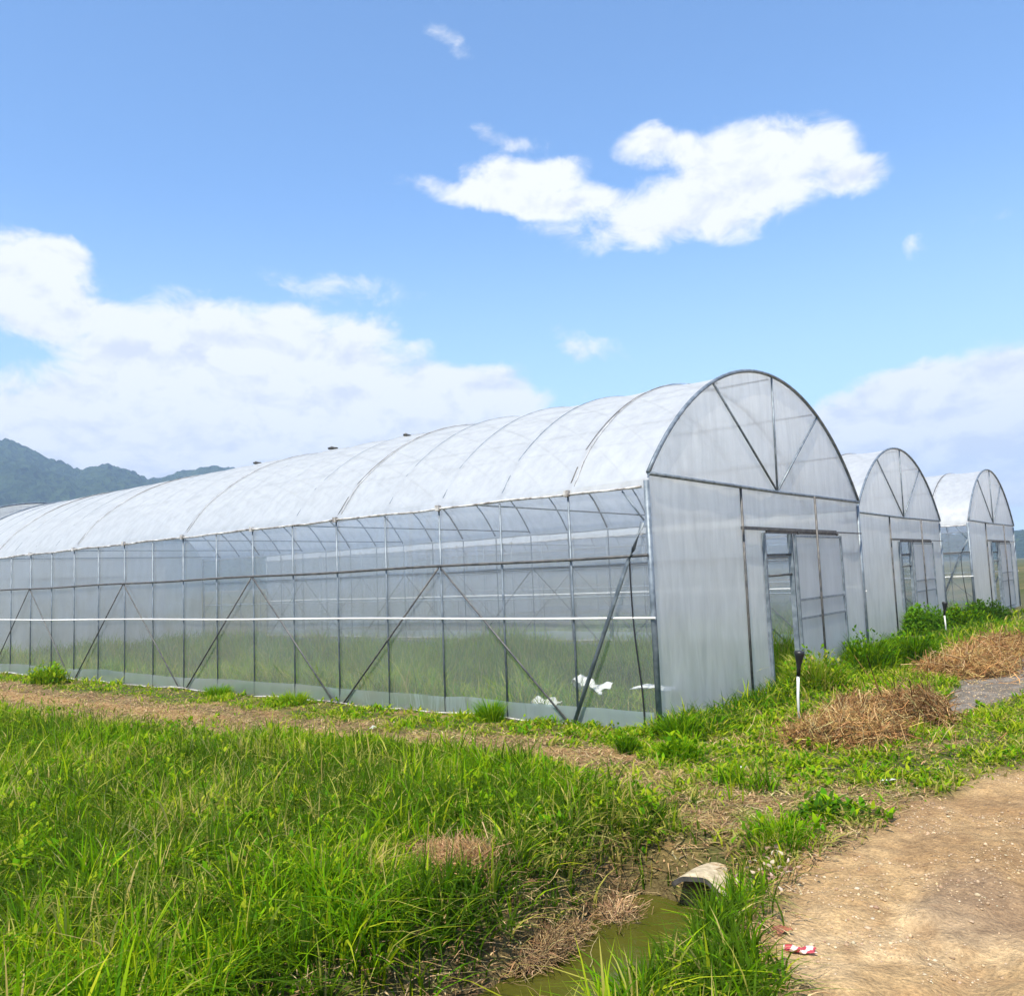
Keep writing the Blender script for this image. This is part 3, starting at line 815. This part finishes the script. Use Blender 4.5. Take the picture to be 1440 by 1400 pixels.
# ------------------------------------------------------------------ heaps of pulled weeds
def strands(n, centre_fn, length, rad, pal, curl=.6, flat=.5, seg=6, shape=None, axis=0):
    Vs, Fs, Cs = [], [], []
    t = np.linspace(0, 1, seg)
    c = centre_fn(n)
    a = rng.uniform(0, 6.28, n); e = rng.normal(0, flat, n)
    d = np.stack([np.cos(a) * np.cos(e), np.sin(a) * np.cos(e), np.sin(e)], -1)
    if shape is not None:
        nr = c / np.array(shape) ** 2; nr /= np.linalg.norm(nr, axis=1, keepdims=True) + 1e-9
        d = d * .8 + np.array([math.cos(axis), math.sin(axis), 0]) * rng.choice([-1, 1], (n, 1)) * .7 + rng.normal(0, .12, (n, 3))
        d -= (d * nr).sum(1, keepdims=True) * nr * rng.uniform(.75, 1.15, (n, 1)); d /= np.linalg.norm(d, axis=1, keepdims=True)
    b = rng.normal(0, 1, (n, 3)); b -= (b * d).sum(1, keepdims=True) * d; b /= np.linalg.norm(b, axis=1, keepdims=True)
    ln = length * rng.uniform(.4, 1.3, n); cu = rng.normal(0, curl, n)
    s = np.cross(d, b)
    base = pick(pal, n, .3)
    V = np.zeros((n, seg, 3, 3))
    for i, tt in enumerate(t):
        p = c + d * ((tt - .5) * ln)[:, None] + b * (ln * cu * ((tt - .5) ** 2) )[:, None] + s * (ln * .06 * np.sin(tt * 9 + a))[:, None]
        rr_ = rad * rng.uniform(.8, 1.2, n) * (1 - .6 * tt)
        for j in range(3):
            w_ = 2 * math.pi * j / 3
            V[:, i, j] = p + (b * math.cos(w_) + s * math.sin(w_)) * rr_[:, None]
    f = []
    for i in range(seg - 1):
        for j in range(3): f.append([i * 3 + j, i * 3 + (j + 1) % 3, (i + 1) * 3 + (j + 1) % 3, (i + 1) * 3 + j])
    f = np.array(f)
    Fq = (f[None] + (np.arange(n) * seg * 3)[:, None, None]).reshape(-1, 4)
    return V.reshape(-1, 3), Fq, np.repeat(base, seg * 3, 0)

BROWN = [(.40, .23, .08), (.52, .34, .13), (.28, .15, .05), (.17, .09, .035), (.58, .42, .19), (.38, .20, .08)]
def heap(X, Y, rx, ry, h, n, label, pal=BROWN, length=.3, rad=.0035, rz=0, name='weed_heap', grp='heaps of dead pulled weeds'):
    z = float(height(X, Y))
    nl = 7
    lx = rng.uniform(-.8, .8, nl) * rx; ly = rng.uniform(-.6, .6, nl) * ry
    ls = rng.uniform(.38, .62, nl); lh = rng.uniform(.55, 1.05, nl); lh[0] = 1.0; lx[0] = ly[0] = 0
    def cen(n):
        L_ = rng.integers(0, nl, n)
        a = rng.uniform(0, 6.28, n); th = np.arccos(rng.uniform(.0, 1, n)) ; q = rng.uniform(.45, 1.08, n)
        x = lx[L_] + q * rx * ls[L_] * np.sin(th) * np.cos(a); y = ly[L_] + q * ry * ls[L_] * 1.3 * np.sin(th) * np.sin(a)
        st = rng.random(n) < .10                      # loose stalks on the ground around it
        x = np.where(st, rng.normal(0, rx * .85, n), x); y = np.where(st, rng.normal(0, ry * .9, n), y)
        z_ = np.where(st, .01, q * h * lh[L_] * np.cos(th) * .9)
        return np.stack([x * math.cos(rz) - y * math.sin(rz), x * math.sin(rz) + y * math.cos(rz), z_], -1)
    v, f, c = strands(n, cen, length, rad * .7, pal, curl=1.0, shape=((rx + ry) / 2, (rx + ry) / 2, h), axis=rz + .5)
    v2, f2_, c2_ = strands(n // 7, cen, length * .8, rad * 1.2, pal, curl=1.6)
    f = np.concatenate([f, f2_ + len(v)]); v = np.concatenate([v, v2]); c = np.concatenate([c, c2_])
    v[:, 2] = np.maximum(v[:, 2], -.02)
    # matted core
    bm = bmesh.new(); bmesh.ops.create_icosphere(bm, subdivisions=4, radius=1)
    for vv in bm.verts:
        k = .42 + .30 * float(fbm(vv.co.x + 5 * X, vv.co.y + vv.co.z, .5, 4, 150))
        x, y = vv.co.x * rx * k, vv.co.y * ry * k
        vv.co = Vector((x * math.cos(rz) - y * math.sin(rz), x * math.sin(rz) + y * math.cos(rz), max(vv.co.z, -.1) * h * k))
    cv = np.array([q.co[:] for q in bm.verts]); cf = np.array([[q.index for q in ff.verts] for ff in bm.faces]); bm.free()
    cf4 = np.concatenate([cf, cf[:, :1]], 1)
    # triangles and quads in one go: split quads
    f3 = np.concatenate([f[:, [0, 1, 2]], f[:, [0, 2, 3]]])
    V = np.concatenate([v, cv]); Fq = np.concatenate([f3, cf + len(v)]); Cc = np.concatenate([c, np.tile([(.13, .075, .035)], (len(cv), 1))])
    o = npmesh(name, V, Fq, M['dead'], Cc, smooth=True, loc=(X, Y, z))
    tag(o, label, 'weed heap', grp)
    return o
heap(2.00, .30, .50, .40, .34, 4200, 'golden brown heap of dead weeds at the foot of the near white stake', rz=.6, rad=.0055, length=.40)
heap(2.12, 1.50, .58, .36, .36, 3800, 'reddish brown tangled weed heap behind the one at the near stake', [(.32, .17, .065), (.44, .27, .11), (.17, .085, .03), (.52, .36, .17)], rz=.9, length=.42, rad=.0065)
heap(2.05, 6.9, .95, .55, .42, 3000, 'long brown weed heap beside the grey path near the right edge', rz=1.3, rad=.008, length=.45)
heap(1.85, 9.8, .9, .6, .40, 2200, 'farthest brown weed heap at the right edge before the third greenhouse', rz=1.3, rad=.009, length=.45)
heap(1.25, -4.92, .24, .17, .12, 1300, 'low scatter of rusty brown dead roots in the middle of the long grass', [(.44, .28, .12), (.56, .39, .19), (.32, .19, .08), (.38, .22, .10)], length=.22, rad=.0032)
heap(1.86, -4.0, .20, .30, .20, 1900, 'matted pale brown root clump hanging on the ditch bank', [(.40, .26, .13), (.50, .35, .19), (.24, .14, .07)], length=.26, rad=.0042)
heap(1.84, -4.72, .14, .34, .07, 1300, 'grey-brown root mat at the left edge of the ditch water', [(.34, .22, .11), (.44, .30, .16), (.20, .13, .06)], length=.24, rad=.0036)

# ------------------------------------------------------------------ stakes
def stake(X, Y, h, lean, label, s=1):
    root = empty('stake', (X, Y, float(height(X, Y))))
    tag(root, label, 'stake', 'white stakes with black tops')
    part_tube('rod', [(0, 0, -.1), (.01, 0, h * .35), (lean, .005, h * .70)], [.013 * s, .016 * s, .018 * s], M['stake'], root, 10)
    bm = bmesh.new()
    p0 = Vector((lean, .005, h * .66)); ax = Vector((.12, 0, 1)).normalized()
    tube(bm, [p0, p0 + ax * .10 * s, p0 + ax * .13 * s, p0 + ax * .22 * s, p0 + ax * .27 * s, p0 + ax * .30 * s], [.023 * s, .024 * s, .028 * s, .048 * s, .062 * s, .058 * s], 14)
    bmobj('cap', bm, M['black'], root)
stake(1.12, 1.35, .80, .03, 'near white stake with a flared black cap rising behind the first weed heap')
stake(-.05, 14.4, .72, .0, 'far white stake with a dark top beside the second greenhouse', 1.1)

# ------------------------------------------------------------------ concrete pipe
bm = bmesh.new()
r0, th_, ln = .235, .030, .9
seg = 20; rows = 9
ang = np.linspace(-.92, .86, seg)
outer, inner = [], []
for j in range(rows):
    s = j / (rows - 1)
    jag = .02 * math.sin(j * 2.3)
    outer.append([bm.verts.new((r0 * math.sin(a), s * ln + (0.018 * math.sin(a * 4) + .012 * math.sin(a * 9) if j == 0 else 0), r0 * math.cos(a) - r0)) for a in ang])
    inner.append([bm.verts.new(((r0 - th_) * math.sin(a), s * ln + (0.018 * math.sin(a * 4) + .012 * math.sin(a * 9) if j == 0 else 0), (r0 - th_) * math.cos(a) - r0)) for a in ang])
for j in range(rows - 1):
    for k in range(seg - 1):
        f = bm.faces.new((outer[j][k], outer[j][k + 1], outer[j + 1][k + 1], outer[j + 1][k])); f.smooth = True
        f = bm.faces.new((inner[j][k], inner[j + 1][k], inner[j + 1][k + 1], inner[j][k + 1])); f.smooth = True; f.material_index = 1
    bm.faces.new((outer[j][0], outer[j + 1][0], inner[j + 1][0], inner[j][0])); bm.faces.new((outer[j][-1], inner[j][-1], inner[j + 1][-1], outer[j + 1][-1]))
for k in range(seg - 1):
    f = bm.faces.new((outer[0][k], inner[0][k], inner[0][k + 1], outer[0][k + 1])); f.material_index = 1
bmesh.ops.recalc_face_normals(bm, faces=bm.faces)
me = bpy.data.meshes.new('culvert_pipe'); bm.to_mesh(me); bm.free()
cp = link('culvert_pipe', me, M['concrete']); me.materials.append(M['concrete_dark'])
cp.location = (2.35, -3.76, -.125); cp.rotation_euler = (R(-2), R(7), R(2))
tag(cp, 'broken tan concrete drain pipe jutting out over the ditch water', 'pipe')

# ------------------------------------------------------------------ litter and scraps
def scrap(name, X, Y, z, sx, sy, sz, mat, label, cat, seed, grp=None, rz=0):
    g = 14
    u = np.linspace(-.5, .5, g); U, V_ = np.meshgrid(u, u, indexing='ij')
    r_ = np.random.default_rng(seed)
    n_ = fbm(U + seed, V_, .35, 3, seed) - .5; m_ = fbm(U - seed, V_ + 3, .3, 3, seed + 1) - .5
    edge = 1 - .35 * fbm(U * 3 + seed, V_ * 3, 1, 2, seed + 5)
    P = np.stack([U * sx * edge + m_ * sx * .3, V_ * sy * edge + n_ * sy * .3, (n_ + .35) * sz * 2 * (1 - (U ** 2 + V_ ** 2))], -1)
    P[..., 2] -= P[..., 2].min()
    ii = np.arange(U.size).reshape(U.shape)
    q = np.stack([ii[:-1, :-1], ii[1:, :-1], ii[1:, 1:], ii[:-1, 1:]], -1).reshape(-1, 4)
    o = npmesh(name, P.reshape(-1, 3), q, mat, smooth=False, loc=(X, Y, z))
    o.rotation_euler = (0, 0, rz)
    md = o.modifiers.new('thickness', 'SOLIDIFY'); md.thickness = .002
    tag(o, label, cat, grp)
    return o
# white sheets lying inside the house, along the glazed wall
scrap('plastic_sheet', -1.45, .75, .28, .62, .35, .22, M['scrap'], 'crumpled white plastic sheet on the weeds inside the near corner, upper of two', 'plastic sheet', 3)
scrap('plastic_sheet', -1.95, .42, .12, .50, .30, .12, M['scrap'], 'crumpled white plastic sheet low by the skirt inside the long wall', 'plastic sheet', 4)
scrap('plastic_sheet', -.32, .45, .42, .55, .30, .05, M['scrap'], 'flat white plastic sheet folded inside the corner post', 'plastic sheet', 5)
mt, nt, out = newmat('red_white_wrapper')
wv = N(nt, 'ShaderNodeTexWave'); wv.inputs['Scale'].default_value = 5; wv.inputs['Distortion'].default_value = 9; wv.inputs['Detail'].default_value = 3
nt.links.new(objco(nt), wv.inputs['Vector'])
p = N(nt, 'ShaderNodeBsdfPrincipled', i_Roughness=.35)
nt.links.new(mixc(nt, ramp(nt, wv.outputs['Fac'], [(.45, 0), (.55, 1)]), (.42, .05, .06), (.70, .55, .50)), p.inputs['Base Color']); nt.links.new(p.outputs[0], out.inputs[0])
hz = lambda X, Y: float(height(X, Y)) + .005
scrap('wrapper', 3.36, -4.68, hz(3.36, -4.68), .17, .08, .03, mt, 'red and white crumpled wrapper at the road edge by the ditch', 'litter', 7, rz=.4)
M['rust'] = simple('rust_brown_scrap', (.30, .10, .05), .7, 0, .3, 20)
scrap('wrapper', 3.22, -4.55, hz(3.22, -4.55), .12, .08, .03, M['rust'], 'rusty brown scrap next to the red and white wrapper', 'litter', 8, rz=1.1)
for i, (X, Y, lab) in enumerate([(1.6, -1.43, 'white paper scrap on the grass below the gable, nearest to the corner'), (2.86, -1.29, 'white twig-like paper scrap on the grass near the road'),
                                 (-3.3, -1.45, 'pale paper scrap on the dry strip before the long wall'), (2.45, 2.35, 'pale scrap at the start of the grey path')]):
    scrap('paper_scrap', X, Y, hz(X, Y) + .02, .14, .06, .03, M['scrap'], lab, 'litter', 20 + i, 'pale scraps lying about', rz=i)

# small dead flower heads by the road edge
pf = []
k = 45; X = rng.normal(2.98, .10, k); Y = rng.normal(-4.05, .18, k)
base = pick([(.42, .27, .21), (.45, .35, .26), (.32, .19, .14)], k)
P = np.stack([X, Y, height(X, Y) + rng.uniform(.10, .24, k)], -1)
pf.append(blades(P, rng.uniform(.02, .04, k), rng.uniform(.015, .03, k), rng.uniform(.5, 1.4, k), rng.uniform(0, 6.28, k), base, base, 3))
stuff('dry_flowers', pf, M['dead'], 'withered pinkish flower heads beside the road near the pipe', 'dead flowers')

# ------------------------------------------------------------------ world and sun
SAZ, SEL = R(165), R(57)        # azimuth from +Y towards +X
S = Vector((math.cos(SEL) * math.sin(SAZ), math.cos(SEL) * math.cos(SAZ), math.sin(SEL)))
sun = bpy.data.lights.new('sun', 'SUN'); sun.energy = 5.0; sun.angle = R(.53); sun.color = (1, .925, .78)
so = bpy.data.objects.new('sun', sun); col.objects.link(so); so.rotation_euler = S.to_track_quat('Z', 'Y').to_euler()

w = bpy.data.worlds.new('World'); sc.world = w; w.use_nodes = True
nt = w.node_tree
for n in list(nt.nodes): nt.nodes.remove(n)
out = nt.nodes.new('ShaderNodeOutputWorld'); bg = nt.nodes.new('ShaderNodeBackground')
sky = nt.nodes.new('ShaderNodeTexSky'); sky.sky_type = 'NISHITA'; sky.sun_disc = False
sky.sun_elevation = SEL; sky.sun_rotation = SAZ; sky.air_density = 1.0; sky.dust_density = .6; sky.ozone_density = 2.2; sky.altitude = 0
SKY_K = .145
tc = nt.nodes.new('ShaderNodeTexCoord'); sep = nt.nodes.new('ShaderNodeSeparateXYZ'); nt.links.new(tc.outputs['Generated'], sep.inputs[0])
X_, Y_, Z_ = sep.outputs
azn = math_(nt, 'MULTIPLY', math_(nt, 'ARCTAN2', X_, Y_), 180 / math.pi)
eln = math_(nt, 'MULTIPLY', math_(nt, 'ARCSINE', Z_), 180 / math.pi)
CL = [ # az, el, ra, re, tilt(deg), weight
 (-26.5, 22.9, 9.0, 2.3, 6, 1.15), (-37, 24.2, 9.0, 1.0, -9, 1.1), (-37.2, 25.5, 4.2, 1.5, -4, 1.1), (-31, 23.4, 6, 1.3, -5, 1.05), (-21, 25.0, 5.6, 2.6, 6, 1.2), (-27.0, 26.2, 4.0, 1.2, -5, 1.0), (-16.3, 23.5, 4.2, 1.2, -6, .95),
 (-37, 27.6, 3.4, .8, -10, .62), (-42, 33.2, 2.2, 1.0, -30, .66), (-51.5, 19.0, 6.0, 1.5, -6, .62), (-32.6, 15.3, 3.0, 1.2, -20, .68), (-12.2, 18.2, .7, .8, 0, .4), (-8.5, 19.2, 1.2, .7, 0, .5),
 (-59, 13.2, 8, 4.4, -4, 1.5), (-51, 13.4, 8, 3.8, -8, 1.4), (-43.5, 12.0, 8, 2.6, -4, 1.3), (-40, 12.4, 4, 1, 8, .8), (-68.5, 17.4, 4.4, 3.0, -12, 1.3), (-66.8, 18.9, 1.8, 1.6, 0, 1.3), (-64, 16.0, 3.2, 1.6, -10, 1.2), (-60, 8.6, 18, 5, 0, 1.5), (-46, 9, 12, 3.4, -4, 1.4),
 (-33, 11.6, 2, .6, 0, .6), (-78, 15, 8, 6, 0, 1.1), (-12.5, 8.2, 5.0, 3.0, 0, 1.9), (-6.5, 8.0, 6, 3.6, 0, 1.8), (-16, 7.6, 3.2, 2.0, 0, 1.5), (-11.5, 9.6, 2.4, 1.5, 0, 1.5), (-14, 5, 14, 3.0, 0, 1.1), (5, 9, 10, 4, 0, 1.1), (-100, 12, 18, 6, 0, 1.1), (40, 14, 20, 5, 0, 1), (120, 20, 30, 8, 0, 1), (-160, 18, 30, 7, 0, 1)]
# domain warp so that edges billow
nz = nt.nodes.new('ShaderNodeTexNoise'); nz.inputs['Scale'].default_value = 9; nz.inputs['Detail'].default_value = 5
nt.links.new(tc.outputs['Generated'], nz.inputs['Vector'])
sepn = nt.nodes.new('ShaderNodeSeparateXYZ'); nt.links.new(nz.outputs['Color'], sepn.inputs[0])
azw = math_(nt, 'ADD', azn, math_(nt, 'MULTIPLY', math_(nt, 'SUBTRACT', sepn.outputs[0], .5), 5.5))
elw = math_(nt, 'ADD', eln, math_(nt, 'MULTIPLY', math_(nt, 'SUBTRACT', sepn.outputs[1], .5), 3.2))
Fm = None; Hm = None
cxyz = nt.nodes.new('ShaderNodeCombineXYZ'); nt.links.new(azw, cxyz.inputs[0]); nt.links.new(elw, cxyz.inputs[1])
for a, e, ra, re, tl, wt in CL:
    mpn = nt.nodes.new('ShaderNodeMapping'); mpn.vector_type = 'TEXTURE'
    mpn.inputs['Location'].default_value = (a, e, 0); mpn.inputs['Rotation'].default_value = (0, 0, R(tl)); mpn.inputs['Scale'].default_value = (ra, re, 1)
    nt.links.new(cxyz.outputs[0], mpn.inputs['Vector'])
    dp = nt.nodes.new('ShaderNodeVectorMath'); dp.operation = 'DOT_PRODUCT'
    nt.links.new(mpn.outputs[0], dp.inputs[0]); nt.links.new(mpn.outputs[0], dp.inputs[1])
    b = math_(nt, 'MULTIPLY_ADD', dp.outputs['Value'], -wt, 2 * wt - 1)
    Fm = b if Fm is None else math_(nt, 'SMOOTH_MAX', Fm, b, .25)
mp = nt.nodes.new('ShaderNodeMapping'); mp.inputs['Scale'].default_value = (1, 1, 1.7); nt.links.new(tc.outputs['Generated'], mp.inputs[0])
d1 = noise(nt, mp.outputs[0], 17, 9, .62, .4)
sh2 = nt.nodes.new('ShaderNodeVectorMath'); sh2.operation = 'ADD'; nt.links.new(mp.outputs[0], sh2.inputs[0]); sh2.inputs[1].default_value = (-.006, 0, .030)
d2 = noise(nt, sh2.outputs[0], 17, 5, .55, .4)
vor = nt.nodes.new('ShaderNodeTexVoronoi'); vor.feature = 'SMOOTH_F1'; vor.inputs['Scale'].default_value = 21
vw = nt.nodes.new('ShaderNodeVectorMath'); vw.operation = 'MULTIPLY_ADD'; nt.links.new(nz.outputs['Color'], vw.inputs[0]); vw.inputs[1].default_value = (.06, .06, .06); nt.links.new(mp.outputs[0], vw.inputs[2])
nt.links.new(vw.outputs[0], vor.inputs['Vector'])
puff = math_(nt, 'SUBTRACT', .48, vor.outputs['Distance'])
Fm = math_(nt, 'MAXIMUM', Fm, -1.5)
fld = math_(nt, 'ADD', math_(nt, 'ADD', Fm, math_(nt, 'MULTIPLY', math_(nt, 'SUBTRACT', d1, .5), 2.7)), math_(nt, 'MULTIPLY', puff, 1.1))
mask = nt.nodes.new('ShaderNodeMapRange'); mask.interpolation_type = 'SMOOTHSTEP'
mask.inputs['From Min'].default_value = -.18; mask.inputs['From Max'].default_value = .95; nt.links.new(fld, mask.inputs['Value'])
# thin veil towards the horizon
veil = nt.nodes.new('ShaderNodeMapRange'); veil.interpolation_type = 'SMOOTHSTEP'
veil.inputs['From Min'].default_value = 26; veil.inputs['From Max'].default_value = -2; veil.inputs['To Max'].default_value = .66
nt.links.new(eln, veil.inputs['Value'])
skc = nt.nodes.new('ShaderNodeVectorMath'); skc.operation = 'MULTIPLY'; nt.links.new(sky.outputs[0], skc.inputs[0])
skc.inputs[1].default_value = (SKY_K * .88, SKY_K * 1.08, SKY_K * 1.22)
veiled = mixc(nt, veil.outputs[0], skc.outputs[0], (.50, .63, .82))
# clouds are bright on top, lavender-grey where thick and low
lift = nt.nodes.new('ShaderNodeMapRange'); lift.inputs['From Min'].default_value = 4.5; lift.inputs['From Max'].default_value = 9.5; lift.inputs['To Min'].default_value = -.12; lift.inputs['To Max'].default_value = .16; nt.links.new(eln, lift.inputs['Value'])
shade = math_(nt, 'ADD', math_(nt, 'MULTIPLY_ADD', math_(nt, 'SUBTRACT', d1, d2), 1.9, .40), math_(nt, 'ADD', lift.outputs[0], math_(nt, 'MULTIPLY', puff, .22)))
ccol = mixc(nt, ramp(nt, shade, [(.18, 0), (.62, 1)]), (.56, .585, .65), (.72, .725, .73))
fin = mixc(nt, math_(nt, 'MULTIPLY', mask.outputs[0], .96), veiled, ccol)
nt.links.new(fin, bg.inputs['Color']); bg.inputs['Strength'].default_value = 1.0
nt.links.new(bg.outputs[0], out.inputs['Surface'])

# ------------------------------------------------------------------ haze
if True:
    bm = bmesh.new(); box(bm, (-2700, -2700, -2.0), (2700, 2700, 262))
    mt, hn, ho = newmat('haze_air')
    pv = N(hn, 'ShaderNodeVolumePrincipled'); pv.inputs['Color'].default_value = (.50, .70, 1.0, 1); pv.inputs['Density'].default_value = .00042
    hn.links.new(pv.outputs[0], ho.inputs['Volume'])
    hzo = bmobj('haze', bm, mt); tag(hzo, 'thin blue haze over the distant wooded hills', 'haze', kind='stuff')

# ------------------------------------------------------------------ render
sc.render.engine = 'CYCLES'
sc.view_settings.view_transform = 'Standard'; sc.view_settings.look = 'None'
sc.view_settings.exposure = .66; sc.view_settings.gamma = 1; sc.view_settings.use_curve_mapping = False
sc.cycles.transparent_max_bounces = 24
sc.cycles.max_bounces = 8
sc.cycles.transmission_bounces = 5
sc.cycles.diffuse_bounces = 3
sc.cycles.volume_bounces = 0
sc.cycles.sample_clamp_indirect = 6
sc.cycles.caustics_reflective = False
